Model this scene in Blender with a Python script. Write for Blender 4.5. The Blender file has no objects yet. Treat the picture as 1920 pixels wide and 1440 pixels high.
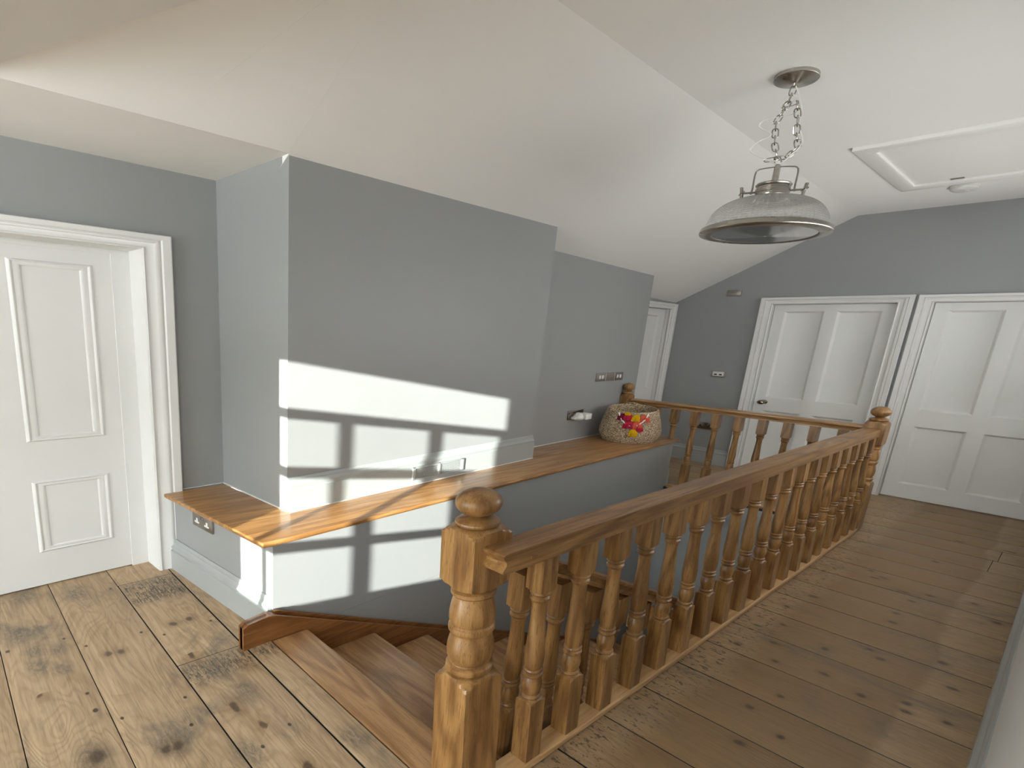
import bpy, bmesh, math, random
from mathutils import Vector, Matrix
random.seed(7)
SC = bpy.context.scene
COL = SC.collection
# The photograph is a portrait picture widened to 4:3, so the place is drawn wide:
# plan coordinates below are metres, widened by SX and SY when a mesh is made.
SX, SY = 1.57699, 2.11054
def W(p): return Vector((p[0]*SX, p[1]*SY, p[2]))
# ------------------------------------------------------------------ camera
cam = bpy.data.cameras.new('camera'); co = bpy.data.objects.new('camera', cam); COL.objects.link(co)
R = ((0.59668117, 0.80184882, 0.03178114), (0.22463007, -0.12887169, -0.96588479), (-0.77039789, 0.58346427, -0.25701467))
m = Matrix(((R[0][0], -R[1][0], -R[2][0]), (R[0][1], -R[1][1], -R[2][1]), (R[0][2], -R[1][2], -R[2][2])))
co.matrix_world = Matrix.Translation((0, 0, 1.55)) @ m.to_4x4()
cam.sensor_fit = 'HORIZONTAL'; cam.sensor_width = 36; cam.lens = 1029.97/1920*36
cam.shift_x = (960-645.92)/1920; cam.shift_y = (894.12-720)/1920
cam.clip_start = .01; cam.clip_end = 200
SC.camera = co
# ------------------------------------------------------------------ sky, sun, exposure
SC.view_settings.view_transform = 'Standard'; SC.view_settings.look = 'None'
SC.view_settings.gamma = 1; SC.view_settings.use_curve_mapping = False
SC.view_settings.exposure = 0.54
w = bpy.data.worlds.new('sky'); SC.world = w; w.use_nodes = True
bg = w.node_tree.nodes['Background']; bg.inputs[0].default_value = (.92, .96, 1, 1); bg.inputs[1].default_value = 26.0
sun = bpy.data.lights.new('sun', 'SUN'); sun.energy = 21.5; sun.angle = math.radians(.22); sun.color = (1, .97, .94)
so = bpy.data.objects.new('sun', sun); COL.objects.link(so)
so.rotation_euler = Vector((-.56*SX, 1*SY, -.316)).to_track_quat('-Z', 'Y').to_euler()
so.location = (4, -8, 5)
YW = -2.2                       # inner face of the window wall
XR, YF = .05, 3.87               # right wall, far wall
XE = 1.25                       # right wall of the wider near end
WX0, WX1, WZ0, WZ1 = -.105, .52, .98, 2.365
pl = bpy.data.lights.new('window_portal', 'AREA'); pl.shape = 'RECTANGLE'; pl.size = (WX1-WX0)*SX; pl.size_y = WZ1-WZ0
pl.cycles.is_portal = True
po = bpy.data.objects.new('window_portal', pl); COL.objects.link(po)
W5 = (-1.95, -.45, 1.90, 2.30)      # unseen window added in the near end's right wall for fill light
p5 = bpy.data.lights.new('side_fill_portal', 'AREA'); p5.shape = 'RECTANGLE'; p5.size = W5[3]-W5[2]; p5.size_y = (W5[1]-W5[0])*SY
p5.cycles.is_portal = True
p5o = bpy.data.objects.new('side_fill_portal', p5); COL.objects.link(p5o)
p5o.location = W((XE+.08, (W5[0]+W5[1])/2, (W5[2]+W5[3])/2)); p5o.rotation_euler = (0, math.pi/2, 0)
W3 = (-1.36, -.20, .50, 2.33)      # broad unseen window added for fill, a sun block keeps it sunless
p3 = bpy.data.lights.new('broad_fill_portal', 'AREA'); p3.shape = 'RECTANGLE'; p3.size = (W3[1]-W3[0])*SX; p3.size_y = W3[3]-W3[2]
p3.cycles.is_portal = True
p3o = bpy.data.objects.new('broad_fill_portal', p3); COL.objects.link(p3o)
p3o.location = W(((W3[0]+W3[1])/2, YW-.07, (W3[2]+W3[3])/2)); p3o.rotation_euler = (math.pi/2, 0, 0)
W4 = (1.55, 3.66, 1.05, 2.25)      # long tinted window added out of view in the right wall, even fill
p4 = bpy.data.lights.new('tinted_fill_portal', 'AREA'); p4.shape = 'RECTANGLE'; p4.size = W4[3]-W4[2]; p4.size_y = (W4[1]-W4[0])*SY
p4.cycles.is_portal = True
p4o = bpy.data.objects.new('tinted_fill_portal', p4); COL.objects.link(p4o)
p4o.location = W((XR+.07, (W4[0]+W4[1])/2, (W4[2]+W4[3])/2)); p4o.rotation_euler = (0, math.pi/2, 0)
po.location = W(((WX0+WX1)/2, YW-.07, (WZ0+WZ1)/2)); po.rotation_euler = (math.pi/2, 0, 0)

# ------------------------------------------------------------------ materials
def nt(name):
    m = bpy.data.materials.new(name); m.use_nodes = True
    t = m.node_tree; b = t.nodes['Principled BSDF']
    return m, t, b
def N(t, typ, **kw):
    n = t.nodes.new(typ)
    for k, v in kw.items():
        if k.startswith('i_'): n.inputs[int(k[2:])].default_value = v
        else: setattr(n, k, v)
    return n
def L(t, a, b): t.links.new(a, b)
def ramp(t, stops):
    r = t.nodes.new('ShaderNodeValToRGB'); e = r.color_ramp.elements
    e[0].position, e[0].color = stops[0][0], (*stops[0][1], 1)
    e[1].position, e[1].color = stops[1][0], (*stops[1][1], 1)
    for p, c in stops[2:]:
        q = e.new(p); q.color = (*c, 1)
    return r
def metres(t):
    tc = N(t, 'ShaderNodeTexCoord'); mp = N(t, 'ShaderNodeMapping')
    mp.inputs['Scale'].default_value = (1/SX, 1/SY, 1); L(t, tc.outputs['Object'], mp.inputs['Vector'])
    return mp.outputs[0]
def bump(t, b, h, s, d=.002):
    n = N(t, 'ShaderNodeBump'); n.inputs['Strength'].default_value = s; n.inputs['Distance'].default_value = d
    L(t, h, n.inputs['Height']); L(t, n.outputs[0], b.inputs['Normal'])
def mixc(t, f, a, b, typ='MIX'):
    n = N(t, 'ShaderNodeMix', data_type='RGBA', blend_type=typ)
    for i, v in ((0, f), (6, a), (7, b)):
        if hasattr(v, 'is_output'): L(t, v, n.inputs[i])
        else: n.inputs[i].default_value = v if i == 0 else (*v, 1)
    return n.outputs[2]
def math_(t, op, a, b=None, c=None):
    n = N(t, 'ShaderNodeMath', operation=op)
    for i, v in enumerate((a, b, c)):
        if v is None: continue
        if hasattr(v, 'is_output'): L(t, v, n.inputs[i])
        else: n.inputs[i].default_value = v
    return n.outputs[0]

def paint(name, col, rough=.5, var=.03, bmp=.15, scale=60, spec=.5):
    m, t, b = nt(name); v = metres(t)
    n = N(t, 'ShaderNodeTexNoise'); n.inputs['Scale'].default_value = 2.2; n.inputs['Detail'].default_value = 4; L(t, v, n.inputs[0])
    r = ramp(t, [(.3, tuple(c*(1-var) for c in col)), (.7, tuple(min(1, c*(1+var)) for c in col))]); L(t, n.outputs[0], r.inputs[0])
    L(t, r.outputs[0], b.inputs['Base Color']); b.inputs['Roughness'].default_value = rough
    b.inputs['Specular IOR Level'].default_value = spec
    n2 = N(t, 'ShaderNodeTexNoise'); n2.inputs['Scale'].default_value = scale; n2.inputs['Detail'].default_value = 3; L(t, v, n2.inputs[0])
    bump(t, b, n2.outputs[0], bmp, .003)
    return m

def wood(name, dark, light, streak, axis, rough=.38, coat=.15, off=0):
    m, t, b = nt(name); v = metres(t)
    oi = N(t, 'ShaderNodeObjectInfo')
    ad = N(t, 'ShaderNodeVectorMath', operation='ADD'); L(t, v, ad.inputs[0])
    cx = N(t, 'ShaderNodeCombineXYZ')
    rr = math_(t, 'MULTIPLY_ADD', oi.outputs['Random'], 9.0, off)
    for i in range(3): L(t, rr, cx.inputs[i])
    L(t, cx.outputs[0], ad.inputs[1])
    def tex(al, ac, det, dis=.5):
        mp = N(t, 'ShaderNodeMapping'); s = [ac]*3; s[axis] = al; mp.inputs['Scale'].default_value = s
        L(t, ad.outputs[0], mp.inputs[0])
        n = N(t, 'ShaderNodeTexNoise'); n.inputs['Scale'].default_value = 1; n.inputs['Detail'].default_value = det
        n.inputs['Roughness'].default_value = .6; n.inputs['Distortion'].default_value = dis
        L(t, mp.outputs[0], n.inputs[0]); return n.outputs[0]
    a = tex(3, 90, 5); c = tex(.9, 9, 2, .3); pores = tex(14, 420, 2, 0)
    rings = math_(t, 'SINE', math_(t, 'MULTIPLY', c, 46.0))
    rings = math_(t, 'MULTIPLY_ADD', rings, .5, .5)
    r = ramp(t, [(.3, dark), (.72, light)])
    f = math_(t, 'MULTIPLY_ADD', rings, .30, math_(t, 'MULTIPLY', a, .72)); L(t, f, r.inputs[0])
    k = mixc(t, math_(t, 'MULTIPLY', math_(t, 'GREATER_THAN', pores, .60), .5), r.outputs[0], streak)
    tone = math_(t, 'MULTIPLY_ADD', oi.outputs['Random'], .28, .86)
    hs = N(t, 'ShaderNodeHueSaturation'); L(t, tone, hs.inputs['Value']); L(t, k, hs.inputs['Color'])
    L(t, hs.outputs[0], b.inputs['Base Color'])
    b.inputs['Roughness'].default_value = rough; b.inputs['Coat Weight'].default_value = coat; b.inputs['Coat Roughness'].default_value = .15
    bump(t, b, f, .12, .001)
    return m

def metal(name, col, rough=.28, aniso=.3):
    m, t, b = nt(name); v = metres(t)
    b.inputs['Metallic'].default_value = 1; b.inputs['Base Color'].default_value = (*col, 1)
    n = N(t, 'ShaderNodeTexNoise'); n.inputs['Scale'].default_value = 12; L(t, v, n.inputs[0])
    rr = math_(t, 'MULTIPLY_ADD', n.outputs[0], .06, rough-.03); L(t, rr, b.inputs['Roughness'])
    return m
def plain(name, col, rough=.4, spec=.5):
    m, t, b = nt(name); v = metres(t)
    n = N(t, 'ShaderNodeTexNoise'); n.inputs['Scale'].default_value = 30; L(t, v, n.inputs[0])
    r = ramp(t, [(.3, tuple(c*.95 for c in col)), (.7, tuple(min(1, c*1.04) for c in col))]); L(t, n.outputs[0], r.inputs[0])
    L(t, r.outputs[0], b.inputs['Base Color']); b.inputs['Roughness'].default_value = rough; b.inputs['Specular IOR Level'].default_value = spec
    return m

GREY = paint('grey_wall_paint', (.315, .322, .318), .40, .02, .10, 90)
WHITEWALL = paint('white_wall_paint', (.72, .72, .715), .6, .02, .10, 90)
WOODGREY = paint('grey_woodwork_paint', (.375, .392, .382), .36, .015, .05, 40)
WHITE = paint('white_ceiling_paint', (.89, .88, .86), .8, .01, .12, 110, .3)
GLOSSW = paint('white_door_paint', (.80, .795, .78), .38, .012, .03, 22, .35)
OAKZ = wood('oak_upright', (.175, .078, .022), (.375, .200, .068), (.095, .036, .010), 2)
OAKY = wood('oak_rail', (.175, .078, .022), (.375, .200, .068), (.095, .036, .010), 1)
OAKX = wood('oak_cross_rail', (.30, .15, .055), (.56, .33, .145), (.18, .08, .02), 0)
BASEOAK = wood('pale_base_rail_wood', (.40, .23, .10), (.58, .37, .18), (.30, .16, .06), 1)
LEDGEY = wood('ledge_oak', (.30, .135, .038), (.52, .27, .09), (.19, .08, .02), 1, .32, .2)
TREADX = wood('stair_oak', (.285, .142, .054), (.48, .275, .125), (.19, .08, .028), 0)
STRINGY = wood('stair_string_oak', (.165, .060, .016), (.285, .118, .034), (.14, .05, .012), 1)
NICKEL = metal('brushed_nickel', (.50, .47, .43), .27)
CHROME = metal('chrome_plate', (.36, .33, .30), .45)
DARKMETAL = metal('dark_knob_metal', (.30, .25, .21), .16)
PLASTIC = plain('white_plastic', (.80, .79, .77), .35)
DARK = plain('dark_plastic', (.025, .022, .02), .45)
CAULK = plain('white_caulk', (.85, .84, .81), .5)

def floor_mat():
    m, t, b = nt('old_pine_boards'); v = metres(t)
    at = N(t, 'ShaderNodeAttribute', attribute_name='board'); bid = at.outputs['Fac']
    off = N(t, 'ShaderNodeCombineXYZ')
    L(t, math_(t, 'MULTIPLY', bid, 13.7), off.inputs[0]); L(t, math_(t, 'MULTIPLY', bid, 5.3), off.inputs[2]); L(t, math_(t, 'MULTIPLY', bid, 3.1), off.inputs[1])
    ad = N(t, 'ShaderNodeVectorMath', operation='ADD'); L(t, v, ad.inputs[0]); L(t, off.outputs[0], ad.inputs[1])
    def tex(sx, sy, det=4, dis=.4, rg=.6, src=None):
        mp = N(t, 'ShaderNodeMapping'); mp.inputs['Scale'].default_value = (sx, sy, 1); L(t, src or ad.outputs[0], mp.inputs[0])
        n = N(t, 'ShaderNodeTexNoise'); n.inputs['Scale'].default_value = 1; n.inputs['Detail'].default_value = det; n.inputs['Distortion'].default_value = dis; n.inputs['Roughness'].default_value = rg
        L(t, mp.outputs[0], n.inputs[0]); return n.outputs[0]
    # growth rings: contour lines of a stretched noise
    big = tex(1.6, 9, 2, .5)
    rings = math_(t, 'MULTIPLY_ADD', math_(t, 'SINE', math_(t, 'MULTIPLY', big, 110.0)), .5, .5)
    rings = math_(t, 'POWER', rings, 2.5)
    fine = tex(4, 120, 4)
    base = ramp(t, [(.25, (.40, .272, .160)), (.75, (.66, .475, .295))]); L(t, fine, base.inputs[0])
    c = mixc(t, math_(t, 'MULTIPLY', rings, math_(t, 'MULTIPLY', tex(1.2, 3, 2), .46)), base.outputs[0], (.22, .125, .055))
    # per board tone
    wn = N(t, 'ShaderNodeTexWhiteNoise', noise_dimensions='1D'); L(t, bid, wn.inputs['W'])
    hs = N(t, 'ShaderNodeHueSaturation'); L(t, math_(t, 'MULTIPLY_ADD', wn.outputs[0], .22, .88), hs.inputs['Value'])
    L(t, math_(t, 'MULTIPLY_ADD', wn.outputs[0], .16, 1.0), hs.inputs['Saturation']); L(t, c, hs.inputs['Color']); c = hs.outputs[0]
    # old runner: varnish darker along the middle of the passage, worn pale at its edges
    sep = N(t, 'ShaderNodeSeparateXYZ'); L(t, v, sep.inputs[0])
    wob = math_(t, 'MULTIPLY_ADD', tex(3, 3, 3, .3, .6, v), .10, -.05)
    xx = math_(t, 'ADD', sep.outputs[0], wob)
    def smooth(x, a, bb):
        mr = N(t, 'ShaderNodeMapRange', interpolation_type='SMOOTHSTEP'); L(t, x, mr.inputs[0])
        mr.inputs[1].default_value = a; mr.inputs[2].default_value = bb; return mr.outputs[0]
    run = math_(t, 'MULTIPLY', smooth(xx, -.52, -.44), math_(t, 'SUBTRACT', 1.0, smooth(xx, -.125, -.10)))
    run = math_(t, 'MULTIPLY', run, smooth(sep.outputs[1], .62, .86))
    c = mixc(t, math_(t, 'MULTIPLY', run, .66), c, (.20, .11, .042))
    c = mixc(t, math_(t, 'MULTIPLY', smooth(sep.outputs[1], .60, .80), .42), c, (.26, .155, .065))
    # grey-blue weathering patches
    st = math_(t, 'MULTIPLY', math_(t, 'MULTIPLY', smooth(tex(2.6, 5.5, 5, .8, .7), .50, .70), math_(t, 'MULTIPLY_ADD', smooth(tex(16, 50, 5, .6, .75), .35, .62), .7, .3)), .8)
    c = mixc(t, st, c, (.13, .115, .095))
    # black scorch strips on the boards by the left door and by the stair string
    def blot(x0, x1, y0, y1, e=.02):
        a = math_(t, 'MULTIPLY', smooth(sep.outputs[0], x0-e, x0+e), math_(t, 'SUBTRACT', 1.0, smooth(sep.outputs[0], x1-e, x1+e)))
        bq = math_(t, 'MULTIPLY', smooth(sep.outputs[1], y0-e*.2, y0+e*.2), math_(t, 'SUBTRACT', 1.0, smooth(sep.outputs[1], y1-e*.2, y1+e*.2)))
        return math_(t, 'MULTIPLY', a, bq)
    mottle = math_(t, 'MAXIMUM', smooth(tex(38, 130, 6, 1.0, .8, v), .46, .58), math_(t, 'MULTIPLY', smooth(tex(8, 210, 3, .3, .7, v), .5, .62), .9))
    for bl in ((-2.06, -1.87, .365, .516, .035), (-1.425, -1.31, .36, .52, .06), (-1.40, -1.33, .53, .585, .04)):
        c = mixc(t, math_(t, 'MULTIPLY', math_(t, 'MULTIPLY', blot(*bl), mottle), .9), c, (.035, .028, .02))
    # marks in their places: grey smudges, knots, nail holes
    warp = N(t, 'ShaderNodeVectorMath', operation='ADD'); L(t, v, warp.inputs[0])
    wv = N(t, 'ShaderNodeCombineXYZ'); L(t, math_(t, 'MULTIPLY_ADD', tex(30, 30, 3, 0, .6, v), .02, -.01), wv.inputs[0]); L(t, math_(t, 'MULTIPLY_ADD', tex(24, 36, 3, 0, .6, v), .016, -.008), wv.inputs[1]); L(t, wv.outputs[0], warp.inputs[1])
    def marks(pts, rx, ry, inner, src):
        best = None
        for p in pts:
            k = p[2] if len(p) > 2 else 1
            q = N(t, 'ShaderNodeVectorMath', operation='SUBTRACT'); L(t, src, q.inputs[0]); q.inputs[1].default_value = (p[0], p[1], 0)
            q2 = N(t, 'ShaderNodeVectorMath', operation='MULTIPLY'); L(t, q.outputs[0], q2.inputs[0]); q2.inputs[1].default_value = (1/(rx*k), 1/(ry*k), 0)
            ln = N(t, 'ShaderNodeVectorMath', operation='LENGTH'); L(t, q2.outputs[0], ln.inputs[0])
            best = ln.outputs['Value'] if best is None else math_(t, 'MINIMUM', best, ln.outputs['Value'])
        return math_(t, 'SUBTRACT', 1.0, smooth(best, inner, 1.0))
    W_ = warp.outputs[0]
    sm = marks([(-1.748, .116), (-1.72, .159, .8), (-1.654, .112, 1.1), (-1.609, .152, .9), (-1.187, .144, 1.4), (-2.175, .132, 1.6), (-2.09, .251, 1.5), (-1.875, .093, 1.5), (-1.14, .27, 1.3), (-1.002, .373, 1.2), (-1.22, .45), (-.9, .55), (-1.36, .43, 1.2)], .075, .038, .1, W_)
    c = mixc(t, math_(t, 'MULTIPLY', math_(t, 'MULTIPLY', sm, math_(t, 'MULTIPLY_ADD', smooth(tex(40, 110, 6, .8, .75, v), .38, .6), .7, .3)), .75), c, (.10, .09, .075))
    kl = [(-1.605, .276), (-1.614, .249), (-1.678, .419), (-1.681, .461), (-1.123, .255), (-1.118, .277), (-1.19, .15, 1.5)]
    kr = [(-.244, 2.142), (-.235, 2.061), (-.229, 2.292), (-.003, 2.315, 1.2), (-.077, 2.437), (-.241, 1.814, .9), (-.206, 1.779), (-.08, 1.888), (-.403, 2.492), (-.247, 2.814), (-.107, 1.593, 1.1), (-.102, 1.553), (-.192, 1.546),
          (-.287, 1.577), (-.325, 1.149), (-.272, 1.237, .8), (-.362, 1.289, .9), (-.331, 1.389, .8), (-.038, 1.756), (-.023, 1.576, .9), (-.474, 2.069, 1.3), (-.401, 1.543, .8), (-.511, 1.552), (-.329, 1.719), (-.443, 1.643), (-.466, 1.775, .8), (-.507, 1.915, .9), (-.35, 2.452, 1.2)]
    for pts, rx, ry in ((kl, .021, .012), (kr, .017, .012)):
        c = mixc(t, math_(t, 'MULTIPLY', marks(pts, rx*2.2, ry*2.2, .15, W_), .38), c, (.15, .085, .04))
        c = mixc(t, math_(t, 'MULTIPLY', marks(pts, rx, ry, .35, W_), .8), c, (.07, .042, .026))
    nails = [(-1.695, .215), (-1.682, .339), (-1.293, .214), (-2.024, .375), (-1.627, .503), (-1.363, .178, 1.4), (-1.793, .064, 1.3), (-1.778, .179), (-2.059, .339), (-1.627, .382), (-1.283, .336), (-1.17, .316), (-1.448, .177), (-1.03, .47), (-1.0, .40)]
    c = mixc(t, math_(t, 'MULTIPLY', marks(nails, .0085, .0048, .5, v), .9), c, (.03, .02, .013))
    # black specks beside the base rail
    sp = math_(t, 'MULTIPLY', smooth(tex(45, 95, 3, .6, .7, v), .54, .63), math_(t, 'MULTIPLY', math_(t, 'SUBTRACT', 1.0, smooth(xx, -.53, -.42)), smooth(xx, -.68, -.58)))
    c = mixc(t, math_(t, 'MULTIPLY', math_(t, 'MULTIPLY', sp, smooth(sep.outputs[1], .60, .75)), .8), c, (.05, .038, .025))
    # knots
    po_ = math_(t, 'MULTIPLY', smooth(tex(10, 330, 3, .1, .6), .56, .66), .38)
    c = mixc(t, po_, c, (.16, .10, .05))
    dis = N(t, 'ShaderNodeVectorMath', operation='ADD'); L(t, ad.outputs[0], dis.inputs[0])
    dn = N(t, 'ShaderNodeCombineXYZ'); L(t, math_(t, 'MULTIPLY_ADD', tex(9, 9, 3), .10, -.05), dn.inputs[0]); L(t, math_(t, 'MULTIPLY_ADD', tex(13, 17, 3), .030, -.015), dn.inputs[1]); L(t, dn.outputs[0], dis.inputs[1])
    mp = N(t, 'ShaderNodeMapping'); mp.inputs['Scale'].default_value = (3.1, 8.2, 1); L(t, dis.outputs[0], mp.inputs[0])
    vo = N(t, 'ShaderNodeTexVoronoi', voronoi_dimensions='2D'); vo.inputs['Scale'].default_value = 1; L(t, mp.outputs[0], vo.inputs[0])
    kn = math_(t, 'SUBTRACT', 1.0, smooth(vo.outputs['Distance'], .035, .085))
    halo = math_(t, 'SUBTRACT', 1.0, smooth(vo.outputs['Distance'], .06, .28))
    some = math_(t, 'GREATER_THAN', tex(1.1, 2.1, 1, 0, .5), .58)
    c = mixc(t, math_(t, 'MULTIPLY', math_(t, 'MULTIPLY', halo, some), .35), c, (.20, .105, .04))
    c = mixc(t, math_(t, 'MULTIPLY', math_(t, 'MULTIPLY', kn, some), .85), c, (.075, .04, .02))
    c = mixc(t, math_(t, 'LESS_THAN', bid, -.5), c, (.014, .010, .007))     # near black on edges and slab stands in for shade inside the gaps
    L(t, c, b.inputs['Base Color'])
    L(t, math_(t, 'MULTIPLY_ADD', fine, .2, .40), b.inputs['Roughness'])
    b.inputs['Specular IOR Level'].default_value = .45
    bump(t, b, math_(t, 'ADD', fine, rings), .25, .0015)
    return m
FLOOR = floor_mat()

def glass_mat(name, tint):
    m = bpy.data.materials.new(name); m.use_nodes = True; t = m.node_tree; t.nodes.clear()
    o = N(t, 'ShaderNodeOutputMaterial'); tr = N(t, 'ShaderNodeBsdfTransparent'); gl = N(t, 'ShaderNodeBsdfGlossy')
    tr.inputs[0].default_value = tint; gl.inputs[1].default_value = .02
    mx = N(t, 'ShaderNodeMixShader'); mx.inputs[0].default_value = .05
    L(t, tr.outputs[0], mx.inputs[1]); L(t, gl.outputs[0], mx.inputs[2]); L(t, mx.outputs[0], o.inputs[0]); return m
GLASS = glass_mat('window_glass', (.95, .97, .96, 1)); GLASST = glass_mat('tinted_fill_glass', (.32, .315, .305, 1)); GLASSF = glass_mat('obscured_window_glass', (.86, .89, .88, 1))
def prism_glass(name, clear):
    m = bpy.data.materials.new(name); m.use_nodes = True; t = m.node_tree; t.nodes.clear()
    o = N(t, 'ShaderNodeOutputMaterial'); tr = N(t, 'ShaderNodeBsdfTransparent'); gl = N(t, 'ShaderNodeBsdfGlossy')
    df = N(t, 'ShaderNodeBsdfDiffuse'); ts = N(t, 'ShaderNodeBsdfTranslucent')
    df.inputs[0].default_value = (.93, .92, .91, 1); ts.inputs[0].default_value = (.93, .93, .93, 1)
    gl.inputs[1].default_value = .12; tr.inputs[0].default_value = (.92, .93, .92, 1)
    m1 = N(t, 'ShaderNodeMixShader'); m1.inputs[0].default_value = .68; L(t, df.outputs[0], m1.inputs[1]); L(t, ts.outputs[0], m1.inputs[2])
    m2 = N(t, 'ShaderNodeMixShader'); m2.inputs[0].default_value = clear; L(t, m1.outputs[0], m2.inputs[1]); L(t, tr.outputs[0], m2.inputs[2])
    lw = N(t, 'ShaderNodeLayerWeight'); lw.inputs[0].default_value = .10
    m3 = N(t, 'ShaderNodeMixShader'); L(t, lw.outputs['Fresnel'], m3.inputs[0]); L(t, m2.outputs[0], m3.inputs[1]); L(t, gl.outputs[0], m3.inputs[2])
    L(t, m3.outputs[0], o.inputs[0]); return m
LAMPGLASS = prism_glass('ribbed_lamp_glass', .52); LENSGLASS = prism_glass('ringed_lens_glass', .68)

def woven_mat():
    m, t, b = nt('woven_seagrass'); v = metres(t)
    wv = N(t, 'ShaderNodeTexNoise'); wv.inputs['Scale'].default_value = 120; wv.inputs['Detail'].default_value = 2; L(t, v, wv.inputs[0])
    r = ramp(t, [(.36, (.16, .105, .055)), (.5, (.40, .29, .18)), (.64, (.68, .55, .40))]); L(t, wv.outputs[0], r.inputs[0])
    L(t, r.outputs[0], b.inputs['Base Color']); b.inputs['Roughness'].default_value = .75
    bump(t, b, wv.outputs[0], .5, .004); return m
WOVEN = woven_mat()
TASSEL = {k: plain(k+'_wool', c, .9, .1) for k, c in dict(maroon=(.16, .012, .03), crimson=(.42, .02, .05), yellow=(.62, .36, .01), coral=(.62, .11, .07)).items()}

# ------------------------------------------------------------------ mesh helpers (metres)
def new(): return bmesh.new()
def face(bm, pts):
    try: return bm.faces.new([bm.verts.new(p) for p in pts])
    except ValueError: return None
def box(bm, x0, x1, y0, y1, z0, z1, bev=0, seg=2, xf=None):
    vs = [bm.verts.new((x, y, z)) for z in (z0, z1) for y in (y0, y1) for x in (x0, x1)]
    fs = [bm.faces.new([vs[i] for i in q]) for q in ((0, 2, 3, 1), (4, 5, 7, 6), (0, 1, 5, 4), (2, 6, 7, 3), (0, 4, 6, 2), (1, 3, 7, 5))]
    allv = vs
    if bev:
        r = bmesh.ops.bevel(bm, geom=list({e for f in fs for e in f.edges}), offset=bev, segments=seg, affect='EDGES', profile=.5)
        allv = list({v for f in r['faces'] for v in f.verts})
    if xf:
        for v in allv: v.co = xf(v.co)
    return fs
def frame(o, u, n):
    """local (along u, up z, out n) -> plan metres"""
    u = Vector((u[0], u[1], 0)).normalized(); n = Vector((n[0], n[1], 0)).normalized(); o = Vector(o)
    return lambda a, z, d: Vector((o.x+u.x*a+n.x*d, o.y+u.y*a+n.y*d, z))
def fbox(bm, F, a0, a1, z0, z1, d0, d1, bev=0, seg=2):
    return box(bm, a0, a1, d0, d1, z0, z1, bev, seg, lambda c: F(c.x, c.z, c.y))
def prism(bm, poly, z0, z1, bev=0, topscale=None):
    a = [bm.verts.new((x, y, z0)) for x, y in poly]; b = [bm.verts.new((x, y, z1)) for x, y in poly]; n = len(poly)
    fs = [bm.faces.new(a[::-1]), bm.faces.new(b)]
    for i in range(n): fs.append(bm.faces.new((a[i], a[(i+1) % n], b[(i+1) % n], b[i])))
    if bev:
        bmesh.ops.bevel(bm, geom=list(fs[1].edges)+list(fs[0].edges), offset=bev, segments=3, affect='EDGES', profile=.5)
    return fs
def extrude_profile(bm, prof, A, B, caps=True):
    """prof: list of callables' coords already mapped: A(p), B(p) -> points at both ends"""
    a = [bm.verts.new(A(p)) for p in prof]; b = [bm.verts.new(B(p)) for p in prof]; n = len(prof)
    for i in range(n): bm.faces.new((a[i], a[(i+1) % n], b[(i+1) % n], b[i]))
    if caps: bm.faces.new(a[::-1]); bm.faces.new(b)
def rings(bm, rows, closed=True, cap=True):
    vv = [[bm.verts.new(p) for p in r] for r in rows]
    for r0, r1 in zip(vv, vv[1:]):
        n = len(r0)
        for i in range(n if closed else n-1):
            j = (i+1) % n; bm.faces.new((r0[i], r0[j], r1[j], r1[i]))
    if cap:
        bm.faces.new(vv[0][::-1]); bm.faces.new(vv[-1])
def lathe(bm, prof, c=(0, 0, 0), n=48, sq=None, lean=(0, 0), cap=True, T=None):
    rows = []
    for z, r in prof:
        row = []
        for i in range(n):
            th = 2*math.pi*(i+.5*0)/n
            rr = r
            if sq: rr = min(r, sq/max(abs(math.cos(th)), abs(math.sin(th))))
            p = Vector((rr*math.cos(th), rr*math.sin(th), z))
            if T: p = T(p)
            row.append((c[0]+p.x+lean[0]*z, c[1]+p.y+lean[1]*z, c[2]+p.z))
        rows.append(row)
    rings(bm, rows, True, cap)
def tube(bm, pts, r, n=8, closed=False):
    pts = [Vector(p) for p in pts]; rows = []; m = len(pts); up = None
    for i in range(m):
        a = pts[i-1] if (i or closed) else pts[0]; b = pts[(i+1) % m] if (i < m-1 or closed) else pts[-1]
        d = (b-a).normalized()
        if up is None: up = Vector((0, 0, 1)) if abs(d.z) < .9 else Vector((1, 0, 0))
        s = d.cross(up).normalized(); up = s.cross(d).normalized()
        rr = r[i] if isinstance(r, (list, tuple)) else r
        rows.append([pts[i]+(s*math.cos(2*math.pi*k/n)+up*math.sin(2*math.pi*k/n))*rr for k in range(n)])
    if closed: rows.append(rows[0]); rings(bm, rows, True, False)
    else: rings(bm, rows)
def obj(name, bm, mat, parent=None, org=(0, 0, 0), smooth=35):
    """one mesh object: metres in, widened place out; org = the origin its verts are measured from"""
    bmesh.ops.remove_doubles(bm, verts=bm.verts, dist=1e-5)
    bmesh.ops.recalc_face_normals(bm, faces=bm.faces)
    o3 = Vector(org)
    for v in bm.verts: v.co = W(v.co-o3)
    me = bpy.data.meshes.new(name); bm.to_mesh(me); bm.free()
    me.materials.append(mat)
    if smooth:
        for p in me.polygons: p.use_smooth = True
        me.set_sharp_from_angle(angle=math.radians(smooth))
    o = bpy.data.objects.new(name, me); COL.objects.link(o)
    if parent: o.parent = parent; o.location = W(o3)-Vector(parent['_org'])
    else: o.location = W(o3)
    return o
def tag(o, label, cat, group=None):
    o['label'] = label; o['category'] = cat
    if group: o['group'] = group
    return o
def thing(name, label, cat, org, group=None):
    o = bpy.data.objects.new(name, None); COL.objects.link(o); o.location = W(org); o['_org'] = list(W(org))
    o.empty_display_size = .1
    return tag(o, label, cat, group)
def struct(name, bm, mat, smooth=35):
    o = obj(name, bm, mat, smooth=smooth); o['kind'] = 'structure'; return o
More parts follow.
